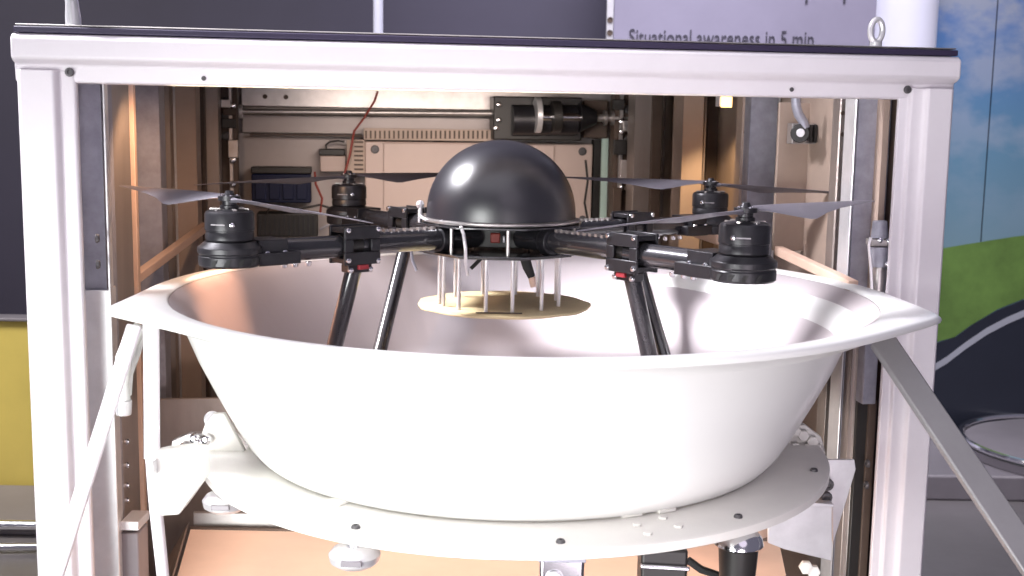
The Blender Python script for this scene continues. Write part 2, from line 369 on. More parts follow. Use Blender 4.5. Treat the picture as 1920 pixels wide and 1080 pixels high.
for u in (0.080, CW-0.086): bolt(cab(u, 0.015, zB+0.017), -dV, 0.0075, C, DARKB, 'screw')
for px, py in ((382,147), (1484,168)):
    u, z = uv_at(px, 0.017, py); bolt(cab(u, 0.0165, z), -dV, 0.004, C, DARKB, 'screw')
# lifting eyes on the roof
u, z = uv_at(1643, 0.02, 66); zt_ = zT+0.016
g = G(); g.tube([cab(u+0.0115*math.cos(a), 0.02, zt_+0.028+0.020*math.sin(a)) for a in [2*math.pi*i/24 for i in range(25)]], 0.0055, 10, False)
e = g.build('lifting_eye', 'bright_steel', C)
g = G(); g.cyl(cab(u, 0.02, zt_), cab(u, 0.02, zt_+0.008), 0.011); g.build('collar', 'bright_steel', e)
u, z = uv_at(137, 0.02, 30)
g = G(); g.tube([cab(u, 0.02, zt_), cab(u, 0.02, zt_+0.012), cab(u-0.001, 0.02, zt_+0.035), cab(u-0.003, 0.02, zt_+0.06), cab(u-0.004, 0.02, zt_+0.09)], [0.0125, 0.0125, 0.0105, 0.010, 0.009], 18); e = g.build('hook_shank', 'bright_steel', C)
g = G(); g.tube([cab(u-0.012, 0.008, zt_+0.05), cab(u+0.004, 0.005, zt_+0.04), cab(u+0.013, 0.012, zt_+0.07)], 0.003, 8); g.build('wire_clip', 'galvanised', e)
cbox(0.06, CW-0.07, 0.036, 0.115, zB+0.0005, zB+0.006).build('beam_glow_lip', 'frame_paint', C, 0.001)  # lip added under the beam to catch a warm line of light
# walls, ceiling, back
zc = ZC+0.092
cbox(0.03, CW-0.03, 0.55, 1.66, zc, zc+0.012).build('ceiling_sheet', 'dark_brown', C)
cbox(0.061, 0.073, 0.101, 1.66, 0.05, zc-0.001).build('side_sheet', 'warm_steel', C)
cbox(CW-0.087, CW-0.075, 0.101, 1.66, 0.05, zc-0.001).build('side_sheet', 'warm_panel', C)
cbox(0.088, CW-0.088, 1.60, 1.615, 0.05, zc-0.001).build('back_sheet', 'wall_grey', C)
cbox(0.088, CW-0.088, 0.101, 1.6, 0.05, 0.07).build('bottom_sheet', 'bare_steel', C)
def col(name, px0, px1, v, dv, m, z0=0.07, z1=None, lip=True, py=300):
    a, _ = uv_at(px0, v, py); b, _ = uv_at(px1, v, py)
    z1 = z1 or zc-0.0015
    g = G()
    t_ = 0.004
    if lip and abs(b-a) > 0.02:      # folded C profile: web in front, two returned flanges
        g.box((a, v, z0), (b, v+t_, z1), cf); g.box((a, v+t_, z0), (a+t_, v+dv, z1), cf); g.box((b-t_, v+t_, z0), (b, v+dv, z1), cf)
    else: g.box((a, v, z0), (b, v+dv, z1), cf)
    return g.build(name, m, C, 0.0012, 1)
zlow = ZC-0.68
# left side, front to back
col('upright', 143, 194, 0.115, 0.10, 'galvanised')
col('bright_strip', 195, 200, 0.10, 0.03, 'bright_steel')  # bright sliver standing in for the highlight on the upright's edge
col('upright', 218, 233, 0.40, 0.05, 'warm_steel')
col('edge_strip', 234, 253, 0.46, 0.03, 'plywood')  # plywood tone puts orange lamplight into the colour of this edge
col('upright', 257, 301, 0.72, 0.09, 'galvanised')
col('upright', 303, 321, 0.92, 0.05, 'warm_steel')
col('upright', 325, 369, 1.02, 0.10, 'warm_panel')
col('edge_strip', 326, 331, 1.015, 0.004, 'bright_steel', lip=False)  # thin bright strip stands in for the highlight along the tan column
col('upright', 372, 384, 1.24, 0.05, 'dark_brown')  # dark strip puts the shade of a gap between columns into its colour
col('upright', 385, 411, 1.30, 0.08, 'warm_steel')
col('guide_rail', 414, 446, 1.42, 0.05, 'dark_brown')
col('bright_strip', 430, 437, 1.405, 0.012, 'bare_steel', lip=False)
# right side
col('upright', 1604, 1650, 0.13, 0.05, 'galvanised')
col('edge_strip', 1600, 1603, 0.125, 0.05, 'bright_steel', lip=False)  # bright sliver drawn in place of a white edge highlight
col('perforated_strip', 1651, 1674, 0.12, 0.03, 'galvanised')
col('upright', 1675, 1688, 0.10, 0.03, 'dark_brown', lip=False)  # dark strip added over the tan side wall beside the post
col('upright', 1572, 1598, 0.22, 0.04, 'warm_steel')
col('upright', 1404, 1454, 0.62, 0.08, 'galvanised')
col('perforated_strip', 1388, 1403, 0.66, 0.04, 'warm_panel')
col('edge_strip', 1455, 1459, 0.62, 0.02, 'bright_steel', lip=False)
col('upright', 1278, 1317, 0.98, 0.09, 'warm_panel')
col('edge_strip', 1318, 1322, 1.00, 0.06, 'warm_steel', lip=False)
col('recess_shade_sheet', 1324, 1345, 1.08, 0.05, 'dark_brown')  # dark brown sheets carry the shade of the recesses in their colour
col('recess_shade_sheet', 1222, 1240, 1.26, 0.05, 'dark_brown')
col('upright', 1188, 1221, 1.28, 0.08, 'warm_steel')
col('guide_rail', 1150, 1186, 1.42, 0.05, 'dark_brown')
col('bright_strip', 1160, 1167, 1.405, 0.012, 'bare_steel', lip=False)
# holes and bolts along the perforated strips
def dots(px, v, ys, r, me, name):
    for y in ys:
        u, z = uv_at(px, v, y); bolt(cab(u, v, z), -dV, r, C, me, name)
dots(1659, 0.119, (205, 243, 290, 330), 0.0028, HOLE, 'hole_plug')
dots(1580, 0.219, (212, 252), 0.0045, HOLE, 'hole_plug'); dots(1591, 0.219, (215, 253, 284, 330), 0.0035, HOLE, 'hole_plug')
dots(1397, 0.659, (248, 275, 322), 0.0035, HOLE, 'hole_plug')
dots(209, 0.35, (182, 215), 0.006, BOLT, 'bolt'); dots(222, 0.398, (228, 392), 0.005, HOLE, 'hole_plug')
dots(436, 1.404, (198, 210, 232, 280, 300, 345), 0.010, BOLT, 'bolt')
dots(424, 1.418, (190, 218, 255), 0.013, DARKB, 'bolt')
dots(1166, 1.404, (196, 228, 247, 275, 330, 352), 0.010, BOLT, 'bolt')
dots(1177, 1.418, (205, 240, 262), 0.013, DARKB, 'bolt')
dots(158, 0.114, (443, 491), 0.001, BOLT, 'bolt')
for y in (442, 490): 
    u, z = uv_at(152, 0.106, y); bolt(cab(0.104, 0.06, z), dU, 0.008, C, DARKB, 'post_bolt')
for y in (866, 906): 
    u, z = uv_at(1640, 0.06, y); bolt(cab(CW-0.101, 0.05, z), -dU, 0.008, C, DARKB, 'post_bolt')
# lit lamp near the ceiling on the right
u, z = uv_at(1362, 0.80, 192)
L = cbox(u-0.018, u+0.016, 0.80, 0.83, z-0.010, zc-0.002).build('lamp_body', 'frame_paint', C, 0.001)
cbox(u-0.014, u+0.012, 0.794, 0.7995, z-0.012, z+0.018).build('lamp_lens', 'lamp_glow', L)
lp = bpy.data.lights.new('cabinet_lamp_right', 'SPOT'); lp.energy = 6; lp.color = (1.0, 0.70, 0.40); lp.shadow_soft_size = 0.012; lp.spot_size = R_(110); lp.spot_blend = 0.5
lo = bpy.data.objects.new('cabinet_lamp_right', lp); COL.objects.link(lo); lo.location = cab(u-0.02, 0.78, z-0.02); lo.rotation_euler = Vector((0.25, 0.25, -1)).to_track_quat('-Z', 'Y').to_euler()
u, z = uv_at(243, 0.42, 168)
lp = bpy.data.lights.new('cabinet_lamp_left', 'SPOT'); lp.energy = 6; lp.color = (1.0, 0.60, 0.34); lp.shadow_soft_size = 0.012; lp.spot_size = R_(150); lp.spot_blend = 0.5
lo = bpy.data.objects.new('cabinet_lamp_left', lp); COL.objects.link(lo); lo.location = cab(0.23, 0.30, zc-0.03); lo.rotation_euler = Vector((-0.05, 0.3, -1)).to_track_quat('-Z', 'Y').to_euler()
lp = bpy.data.lights.new('lining_streak_spot', 'SPOT'); lp.energy = 120; lp.color = (1.0, 0.50, 0.30); lp.shadow_soft_size = 0.015; lp.spot_size = R_(17); lp.spot_blend = 0.9  # added narrow spot that draws the warm streak on the lining
lo = bpy.data.objects.new('lining_streak_spot', lp); COL.objects.link(lo); lo.location = (-0.60, 2.62, ZC+0.06); lo.rotation_euler = (Vector((-0.49, 2.06, ZC-0.37))-lo.location).to_track_quat('-Z', 'Y').to_euler()
# back: header sheets
u1, zz1 = uv_at(452, 1.55, 178); u2, _ = uv_at(1150, 1.55, 178)
_, za = uv_at(700, 1.55, 203); _, zb2 = uv_at(700, 1.58, 218); _, zc2 = uv_at(700, 1.58, 252)
cbox(u1, u2, 1.55, 1.56, za, zc-0.002).build('header_sheet', 'bare_steel', C, 0.002)
cbox(u1, u2, 1.575, 1.585, zc2, zb2).build('header_sheet', 'wall_grey', C, 0.002)
dots(497, 1.549, (181,), 0.007, HOLE, 'hole_plug'); dots(536, 1.549, (182,), 0.007, HOLE, 'hole_plug')

# ---- equipment in the cabinet, each a thing
def bpt(px, py, v): u, z = uv_at(px, v, py); return cab(u, v, z)
def rect(px0, px1, py0, py1, v0, v1):
    a, z0 = uv_at(px0, v0, py0); b, _ = uv_at(px1, v0, py0); _, z1 = uv_at(px0, v0, py1)
    return G().box((a, v0, min(z0, z1)), (b, v1, max(z0, z1)), cf)
t = thing('drive_shaft', bpt(700, 210, 1.5), 'long dark drive shaft across the top of the cabinet back', 'shaft')
G().cyl(bpt(440, 209, 1.50), bpt(925, 213, 1.50), 0.0085).build('shaft', 'bare_steel', t)
for x in (444, 452): G().cyl(bpt(x-4, 209, 1.5), bpt(x+3, 209, 1.5), 0.02).build('bearing', 'bright_steel', t, 0.001)
t = thing('motor_unit', bpt(1040, 220, 1.45), 'black motor with bright chrome couplings under the cabinet ceiling', 'motor')
rect(926, 1092, 180, 262, 1.46, 1.55).build('housing', 'black_plastic', t, 0.004)
G().cyl(bpt(960, 225, 1.45), bpt(1080, 225, 1.45), 0.045).build('barrel', 'black_anodised', t)
G().cyl(bpt(1003, 216, 1.41), bpt(1013, 216, 1.41), 0.052).build('flange', 'bright_steel', t, 0.001)
G().cyl(bpt(1013, 219, 1.41), bpt(1090, 220, 1.41), 0.013).build('spindle', 'chrome', t)
G().cyl(bpt(1034, 219, 1.41), bpt(1051, 219, 1.41), 0.046).build('coupling', 'black_plastic', t, 0.002)
G().cyl(bpt(1086, 220, 1.43), bpt(1118, 220, 1.43), 0.045, 0.02).build('coupling', 'black_anodised', t, 0.001)
G().cyl(bpt(1118, 221, 1.43), bpt(1178, 222, 1.43), 0.011).build('spindle', 'bare_steel', t)
for x in (1132, 1145, 1160): G().cyl(bpt(x, 221, 1.43), bpt(x+5, 221, 1.43), 0.022).build('collar', 'bare_steel', t)
rect(1096, 1140, 188, 258, 1.50, 1.54).build('mounting_plate', 'dark_brown', t, 0.002)
for x, y in ((935,196),(935,225),(930,240)): bolt(bpt(x, y, 1.457), -dV, 0.008, t)
# cable ducts with slots
def duct(px0, px1, py0, py1, v, horiz, n, label):
    t = thing('cable_duct', bpt((px0+px1)/2, py1, v), label, 'cable duct')
    rect(px0, px1, py0, py1, v, v+0.03).build('channel', 'warm_panel', t, 0.001)
    for i in range(n):
        f = (i+0.5)/n
        if horiz: x0 = px0+(px1-px0)*f; g = rect(x0-1.6, x0+1.6, py0+5, py1-2, v-0.004, v-0.0005)
        else: y0 = py0+(py1-py0)*f; g = rect(px0+14, px1-3, y0-1.6, y0+1.6, v-0.004, v-0.0005)
        g.build('slot', 'dark_brown', t)
    return t
duct(682, 944, 240, 262, 1.52, True, 30, 'horizontal slotted cable duct above the beige switch box')
duct(650, 684, 262, 330, 1.52, False, 8, 'short vertical slotted cable duct left of the beige switch box')
t = thing('switch_box', bpt(890, 400, 1.5), 'large beige switch box on the cabinet back behind the dome', 'switch box')
rect(684, 1112, 265, 425, 1.53, 1.595).build('case', 'box_beige', t, 0.004)
rect(719, 1040, 268, 422, 1.522, 1.5285).build('door', 'box_beige', t, 0.003)
for x, y in ((703,280),(1092,284),(703,410),(1092,412)): bolt(bpt(x, y, 1.529), -dV, 0.013, t, DARKB, 'screw', 0.4)
rect(1114, 1128, 262, 445, 1.54, 1.58).build('side_gap', 'black_plastic', C)
o = rect(1129, 1141, 260, 445, 1.50, 1.51).build('glass_strip', 'glass_green', C)
t = thing('control_unit', bpt(527, 380, 1.5), 'dark blue control unit with black top on the cabinet back', 'control unit')
rect(471, 583, 326, 380, 1.50, 1.59).build('case', 'blue_case', t, 0.004)
rect(470, 584, 313, 325.5, 1.495, 1.59).build('lid', 'black_plastic', t, 0.003)
for i in range(4): rect(478+i*26, 498+i*26, 332, 374, 1.494, 1.4995).build('module', 'blue_case', t, 0.002)
t = thing('power_supply', bpt(535, 440, 1.5), 'black ribbed power supply low behind the left rotor', 'power supply')
rect(481, 596, 400, 444, 1.48, 1.58).build('case', 'black_plastic', t, 0.003)
for i in range(12): rect(486+i*9, 490+i*9, 404, 440, 1.474, 1.4795).build('fin', 'black_anodised', t)
t = thing('junction_box', bpt(625, 300, 1.5), 'small beige junction box with black gland and hooked wire', 'junction box')
rect(600, 648, 292, 322, 1.54, 1.59).build('case', 'box_beige', t, 0.003)
rect(598, 647, 279, 291.5, 1.535, 1.59).build('gland_bar', 'black_plastic', t, 0.003)
G().tube([bpt(612, 280, 1.55), bpt(611, 272, 1.55), bpt(618, 266, 1.55), bpt(634, 264, 1.55), bpt(646, 266, 1.55)], 0.003, 8).build('wire', 'black_plastic', t)
o = G().tube([bpt(708, 172, 1.45), bpt(702, 190, 1.47), bpt(682, 222, 1.48), bpt(664, 246, 1.49), bpt(656, 290, 1.49), bpt(645, 330, 1.49)], 0.0035, 8).build('red_cable', 'red_wire'); tag(o, 'thin red cable slanting down the cabinet back', 'cable')
for (x0, x1, y0, y1, v, mm) in ((414,432,186,202,1.385,'bare_steel'),(418,446,203,216,1.38,'dark_brown'),(416,442,222,240,1.385,'black_plastic'),(427,446,262,296,1.385,'bare_steel'),(1150,1172,186,206,1.385,'black_plastic'),(1168,1188,226,246,1.38,'bare_steel'),(1152,1176,262,290,1.385,'black_plastic'),(1164,1188,300,338,1.39,'wall_grey'),(1150,1166,352,398,1.385,'dark_brown')):
    rect(x0, x1, y0, y1, v, v+0.02).build('rail_bracket', mm, C, 0.002)
for k_, (pts_, m_, w_) in enumerate((([(500,400),(505,390),(560,392),(600,384),(650,400)], 'black_plastic', 'thin black cable curving above the power supply'), ([(590,322),(592,345),(604,372),(600,402)], 'red_wire', 'dark red cable hanging below the junction box'), ([(1098,300),(1102,340),(1096,380),(1104,425)], 'black_plastic', 'thin black cable down the right side of the switch box'), ([(655,335),(648,352),(655,380),(640,410),(600,430)], 'galvanised', 'grey cable from the vertical duct to the power supply'))):
    o = G().tube([bpt(x_, y_, 1.47) for x_, y_ in pts_], 0.0035, 8).build('cable', m_); tag(o, w_, 'cable', 'cables on the cabinet back')
rect(468, 680, 250.5, 254, 1.55, 1.57).build('rail', 'dark_brown', C)
# connector with hose on the right wall
t = thing('hose_connector', bpt(1510, 250, 0.3), 'black connector with grey hose on the right inner wall', 'connector')
rect(1486, 1536, 231, 270, 0.42, 0.45).build('mounting_plate', 'bare_steel', t, 0.002)
G().cyl(bpt(1500, 250, 0.375), bpt(1500, 250, 0.42), 0.020).build('socket', 'black_plastic', t, 0.002)
G().cyl(bpt(1501, 249, 0.365), bpt(1501, 249, 0.38), 0.009).build('pin', 'bright_steel', t, 0.001)
rect(1519, 1524, 234, 268, 0.405, 0.42).build('rib', 'black_plastic', t); rect(1528, 1533, 234, 268, 0.405, 0.42).build('rib', 'black_plastic', t)
G().tube([bpt(1492, 180, 0.38), bpt(1493, 200, 0.38), bpt(1497, 214, 0.38), bpt(1506, 228, 0.38), bpt(1510, 240, 0.38)], 0.010, 12).build('hose', 'galvanised', t)
rect(1462, 1571, 192, 470, 0.46, 0.47).build('inner_panel', 'warm_panel', C, 0.002)

# lift cylinder on the right post
t = thing('pneumatic_cylinder', U(1645, 545, 2.25), 'grey pneumatic cylinder standing beside the right post', 'cylinder')
cy = 2.24
G().cyl(U(1646, 550, cy), U(1650, 470, cy), 0.013).build('rod', 'bare_steel', t)
G().cyl(U(1649, 500, cy-0.002), U(1650, 462, cy-0.002), 0.017).build('barrel', 'galvanised', t, 0.001)
G().box(U(1634, 462, cy-0.02), U(1664, 446, cy+0.02)).build('clamp', 'bare_steel', t, 0.002)
G().cyl(U(1649, 446, cy), U(1650, 414, cy), 0.016, 0.013).build('cap', 'galvanised', t, 0.001)
for x, y in ((1650, 450), (1667, 452), (1664, 495)): bolt(U(x, y, cy-0.022), (0,-1,0), 0.006, t)
G().tube([U(1633, 445, cy-0.015), U(1629, 460, cy-0.015), U(1633, 500, cy-0.015), U(1635, 545, cy-0.015)], 0.003, 8).build('air_line', 'rod_silver', t)

# sloping inner rails of the tray, left and right
for nm, p, q, w in (('slide_rail', (222, 545, 2.35), (386, 424, 3.0), 0.020), ('slide_rail', (1296, 432, 3.0), (1350, 449, 2.7), 0.024), ('slide_rail', (1460, 470, 2.6), (1600, 536, 2.2), 0.02)):
    G().bar(U(*p), U(*q), 0.02, w).build(nm, 'plywood', C, 0.002)

# ---- lower region inside the cabinet
zs = ZC-0.80
tp = []
a = U(355, 1001, 2.35); b = U(330, 1082, 2.256); dn = (b-a)*4.2; dn.x = 0
xr = 0.56
G().prism([a, Vector((xr, a.y, a.z-0.006)), Vector((xr, a.y, a.z-0.006))+dn, a+dn], (0, 0.010, 0.006)).build('sloping_tray', 'plywood', C, 0.002)
G().prism([a+Vector((-0.004, 0.0, 0.02)), a+Vector((-0.004, 0, 0.02))+dn*1.02, a+dn+Vector((-0.06, -0.02, -0.05)), a+Vector((-0.05, 0.0, -0.06))], (0, 0.02, 0)).build('tray_side', 'warm_steel', C, 0.001)
G().box((a.x-0.002, a.y+0.011, a.z-0.01), (xr, a.y+0.018, a.z+0.010)).build('tray_lip', 'dark_brown', C, 0.001)
G().box((a.x+0.0, a.y+0.03, a.z-0.02), (xr, a.y+0.04, a.z+0.036)).build('tray_back', 'bare_steel', C, 0.002)
cbox(0.088, CW-0.088, 0.60, 0.61, 0.08, ZC-0.62).build('inner_bulkhead', 'warm_steel', C, 0.002)
area('tray_fill', (-0.05, 1.98, ZC-0.62), (-0.05, 2.24, ZC-0.95), 0.9, 2.6, (1.0, 0.72, 0.56), sizey=0.06)  # added unseen warm fill under the bowl for the sloping tray
area('beam_edge_fill', (0.02, 2.20, ZC+0.030), (0.02, 2.06, ZC+0.052), 1.3, 0.22, (1.0, 0.80, 0.50), sizey=0.01, spread=50)  # added unseen strip to give the beam's lower edge a cream line
col('upright', 163, 214, 0.10, 0.06, 'bright_steel', z1=U(165, 546, 2.05).z, py=800)  # brighter steel puts the light on this galvanised column into its colour
col('upright', 217, 226, 0.20, 0.2, 'warm_steel', py=800)
t = thing('cable_box', U(255, 1080, 2.1), 'dark grey box with light rim low at the cabinet left', 'box')
G().box(U(229, 1140, 2.10), U(277, 980, 2.16)).build('case', 'plinth_grey', t, 0.003)
g = G(); g.box(U(226, 978, 2.095), U(280, 973, 2.16)); g.build('rim', 'bright_steel', t, 0.001)
for y in (828, 872, 910, 938): bolt(U(238, y, 2.2), (0,-1,0), 0.006, C)
# right lower uprights
col('upright', 1620, 1645, 0.06, 0.03, 'galvanised', z0=U(1630, 745, 2.3).z, z1=U(1630, 600, 2.3).z, py=700)
col('upright', 1572, 1590, 0.20, 0.05, 'galvanised', z0=U(1580, 855, 2.3).z, py=760)
zq = U(1620, 752, 2.25).z
col('upright', 1590, 1600, 0.10, 0.05, 'warm_steel', z1=U(1600, 640, 2.3).z, py=800)
col('edge_strip', 1601, 1604, 0.09, 0.05, 'bare_steel', z1=U(1600, 640, 2.3).z, py=800, lip=False)
col('slot_shade_strip', 1606, 1626, 0.08, 0.05, 'black_plastic', z1=zq, py=800, lip=False)  # dark strips painted in for the unlit slot beside the post
col('slot_shade_strip', 1627, 1642, 0.075, 0.05, 'dark_brown', z1=zq, py=800, lip=False)

# ================================================================== landing bowl on its tray
BC = Vector((0.02, 2.05, 0))
T = thing('landing_bowl', (BC.x, BC.y, ZC-0.56), 'wide white landing bowl with brushed inside and bolted base ring', 'landing bowl')
NB = 160
TL, TR = math.atan2(-0.256, -0.636), math.atan2(-0.20, 0.628)
def angd(a, b): return (a-b+math.pi) % (2*math.pi) - math.pi
def rout(a):
    fr = 0.5-0.5*math.sin(a)      # 1 at the front
    r = 0.645 - 0.03*fr**3
    r += 0.058*math.exp(-abs(angd(a, TL)/0.17)**1.2) + 0.052*math.exp(-abs(angd(a, TR)/0.19)**1.3)
    return r
def ring_surface(rows, name, m, parent, close=False, **k):
    "rows: list of functions angle -> (r, z)"
    g = G(); vs = []
    for f in rows:
        for i in range(NB):
            a = 2*math.pi*i/NB; r, z = f(a); vs.append((BC.x+r*math.cos(a), BC.y+r*math.sin(a), z))
    N = len(rows); fs = []
    for i in range(N if close else N-1):
        j = (i+1) % N
        fs += [(i*NB+k_, i*NB+(k_+1) % NB, j*NB+(k_+1) % NB, j*NB+k_) for k_ in range(NB)]
    return g.add(vs, fs).build(name, m, parent, angle=50, **k)
zr = ZC-0.290
RI = 0.596
const = lambda r, z: (lambda a: (r, z))
# rim flange, rolled over at its edge
ring_surface([const(RI, zr-0.004), const(RI+0.004, zr),
              lambda a: (rout(a)-0.008, zr-0.001), lambda a: (rout(a)-0.002, zr-0.004), lambda a: (rout(a), zr-0.008),
              lambda a: (rout(a)-0.002, zr-0.013), lambda a: (rout(a)-0.010, zr-0.015), const(0.592, zr-0.030), const(0.583, zr-0.02)], 'rim', 'bowl_white', T)
# white outside shell
BC = Vector((0.008, 2.05, 0))
prof = [(0.580, zr-0.026), (0.562, zr-0.045), (0.540, zr-0.10), (0.513, zr-0.155), (0.484, zr-0.21), (0.463, zr-0.245), (0.447, zr-0.263), (0.440, zr-0.268)]
ring_surface([const(r, z) for r, z in prof]+[const(r-0.006, z) for r, z in reversed(prof)], 'shell', 'bowl_white', T, close=True)
# brushed inside
BC = Vector((0.02, 2.05, 0))
prof = [(RI-0.001, zr-0.0045), (0.570, zr-0.022), (0.500, zr-0.11), (0.44, zr-0.175), (0.41, zr-0.205), (0.36, zr-0.215), (0.20, zr-0.22), (0.0005, zr-0.222)]
ring_surface([const(r, z) for r, z in prof], 'lining', 'brushed_metal', T)
# base ring with upturned skirt
BC = Vector((0.010, 2.045, 0))
zb0 = zr-0.270
ring_surface([const(0.38, zb0), const(0.534, zb0), const(0.539, zb0-0.003), const(0.539, zb0-0.015), const(0.536, zb0-0.017), const(0.38, zb0-0.017)], 'base_ring', 'ring_white', T, close=True)
# screws on the ring
for px, py in ((667,990),(1051,1017),(1384,970),(1526,883)):
    d = U(px, py, 1.0)-CAMP; P = CAMP+d*((zb0-ZC)/d.z); bolt(P+Vector((0,0,-0.0003)), (0,0,1), 0.0065, T, DARKB, 'screw')
def on_ring(px, py, z=zb0):
    d = U(px, py, 1.0)-CAMP; return CAMP+d*((z-ZC)/d.z)
# hinge lugs at the foot of the shell
for (bx, by, w) in ((1180, 966, 1.0), (1245, 958, 0.9), (632, 944, 0.8)):
    P = on_ring(bx, by); out = Vector((P.x-BC.x, P.y-BC.y, 0)).normalized(); sd = Vector((-out.y, out.x, 0))
    g = G(); g.obox(P-out*0.022+Vector((0,0,0.018)), sd*0.017*w, out*0.004, Vector((0,0,0.020*w)))
    g.obox(P-out*0.008+Vector((0,0,0.003)), sd*0.017*w, out*0.018, Vector((0,0,0.0028)))
    e = g.build('lug', 'ring_white', T, 0.0015)
    for s in (-1, 1): bolt(P-out*0.018+sd*0.008*s+Vector((0,0,0.026)), out, 0.0035, e, DARKB, 'screw')
for px, py in ((1195,985),(1243,972),(1272,988),(1215,1002),(590,918)):
    P = on_ring(px, py); bolt(P-Vector((0,0,0.0004)), (0,0,1), 0.0065, T, HEX, 'hex_bolt', 0.7)
# clamps hanging below the ring
def clampset(px, Y, kind):
    zt_ = zb0-0.0175; x = U(px, 1040, Y).x
    if kind == 'roller':
        g = G(); g.lathe((x, Y, zt_-0.034), [(0,0.0),(0.026,0.0),(0.034,0.006),(0.036,0.016),(0.030,0.024),(0.022,0.028),(0,0.028)], 32); e = g.build('roller', 'bright_steel', T)
        g = G(); g.cyl((x, Y, zt_-0.006), (x, Y, zt_), 0.012); g.build('axle', 'chrome', e)
        g = G(); g.box((x-0.014, Y-0.037, zt_-0.024), (x+0.014, Y-0.028, zt_-0.016)); g.build('clip', 'plinth_grey', e, 0.001)
    elif kind == 'block':
        g = G(); g.box((x-0.030, Y-0.02, zt_-0.05), (x+0.030, Y+0.03, zt_-0.003)); e = g.build('block', 'chrome', T, 0.004)
        g = G(); g.box((x-0.032, Y-0.024, zt_-0.006), (x+0.032, Y+0.03, zt_-0.0005)); g.build('cap_plate', 'galvanised', e, 0.001)
        g = G(); g.cyl((x-0.01, Y-0.026, zt_-0.03), (x-0.01, Y-0.02, zt_-0.03), 0.012); g.build('knob', 'bright_steel', e, 0.002)
    elif kind == 'clamp':
        g = G(); g.box((x-0.032, Y-0.02, zt_-0.075), (x+0.032, Y+0.03, zt_-0.0005)); e = g.build('clamp', 'black_plastic', T, 0.004)
        g = G(); g.bar((x-0.034, Y-0.024, zt_-0.022), (x+0.034, Y-0.024, zt_-0.025), 0.008, 0.006); g.build('band', 'chrome', e, 0.002)
    elif kind == 'cup':
        g = G(); g.lathe((x, Y, zt_-0.03), [(0,0.004),(0.028,0.004),(0.031,0.0),(0.036,0.004),(0.034,0.014),(0.024,0.026),(0.015,0.030),(0,0.030)], 32); e = g.build('cup', 'chrome', T)
        g = G(); g.cyl((x, Y, zt_-0.14), (x, Y, zt_-0.031), 0.022, 0.029); g.build('cup_stem', 'black_plastic', e)
clampset(665, 1.575, 'roller'); clampset(1053, 1.545, 'block'); clampset(1243, 1.58, 'clamp'); clampset(1384, 1.66, 'cup'); clampset(425, 1.80, 'roller')
# carrier brackets left and right
e = plate_px([(282,856),(300,852),(352,846),(377,850),(379,905),(335,966),(300,968),(296,925),(284,915)], 1.72, 0.05).build('carrier_bracket', 'ring_white', T, 0.003)
plate_px([(275,868),(286,866),(288,895),(278,897)], 1.70, 0.03).build('latch', 'bright_steel', e, 0.001)
e = plate_px([(318,852),(322,826),(352,815),(384,812),(388,850)], 1.95, 0.02).build('hinge_plate', 'bare_steel', T, 0.002)
for x, y in ((345,838),(366,822),(372,830),(388,824)): bolt(U(x, y, 1.945), (0,-1,0), 0.009, e)
G().cyl(U(398, 786, 1.96), U(398, 786, 2.0), 0.014).build('bearing', 'bright_steel', T, 0.002)
plate_px([(335,862),(352,835),(376,818),(384,796),(400,776),(420,775),(458,844),(470,905),(372,902)], 1.95, 0.012).build('carrier_web', 'ring_white', T, 0.002)
e = plate_px([(1462,852),(1484,800),(1510,797),(1540,820),(1549,852)], 2.06, 0.02).build('hinge_plate', 'ring_white', T, 0.002)
for x, y in ((1489,806),(1505,815),(1522,826),(1490,838),(1512,840),(1532,842)): bolt(U(x, y, 2.055), (0,-1,0), 0.0105, e, HEX, 'hex_bolt', 1.2)
e = plate_px([(1546,862),(1602,862),(1605,880),(1562,1020),(1560,945),(1546,930)], 1.98, 0.006).build('carrier_bracket', 'bright_steel', T, 0.001, label='grey galvanised bracket at the right of the ring')
bolt(U(1551, 908, 1.97), (0,-1,0), 0.011, e, DARKB); bolt(U(1548, 932, 1.96), (0,-1,0), 0.011, e, DARKB)
plate_px([(1440,985),(1500,952),(1512,945),(1560,947),(1560,1052),(1470,1030),(1440,1018)], 1.94, 0.006).build('gusset', 'bright_steel', T, 0.001)
G().bar(U(1512, 942, 1.93), U(1560, 945, 1.93), 0.02, 0.006).build('gusset_lip', 'bright_steel', T, 0.001)
for x, y in ((1510,1062),(1524,1070)): bolt(U(x, y, 1.95), (0,-1,0), 0.012, T, HEX)
# flanking round tank behind the ring on the right (warm brown drum)
o = G().lathe((0.42, 2.32, zs+0.001), [(0,0.24),(0.10,0.24),(0.118,0.232),(0.12,0.22),(0.12,0.0),(0,0)], 48).build('drum', 'plywood'); tag(o, 'tan round drum on the shelf at lower right', 'drum')
o = G().tube([U(1290, 1050, 1.75), U(1315, 1068, 1.75), U(1345, 1078, 1.75), U(1380, 1110, 1.75)], 0.006, 10).build('black_hose', 'rubber'); tag(o, 'short black hose hanging below the ring at right', 'hose')

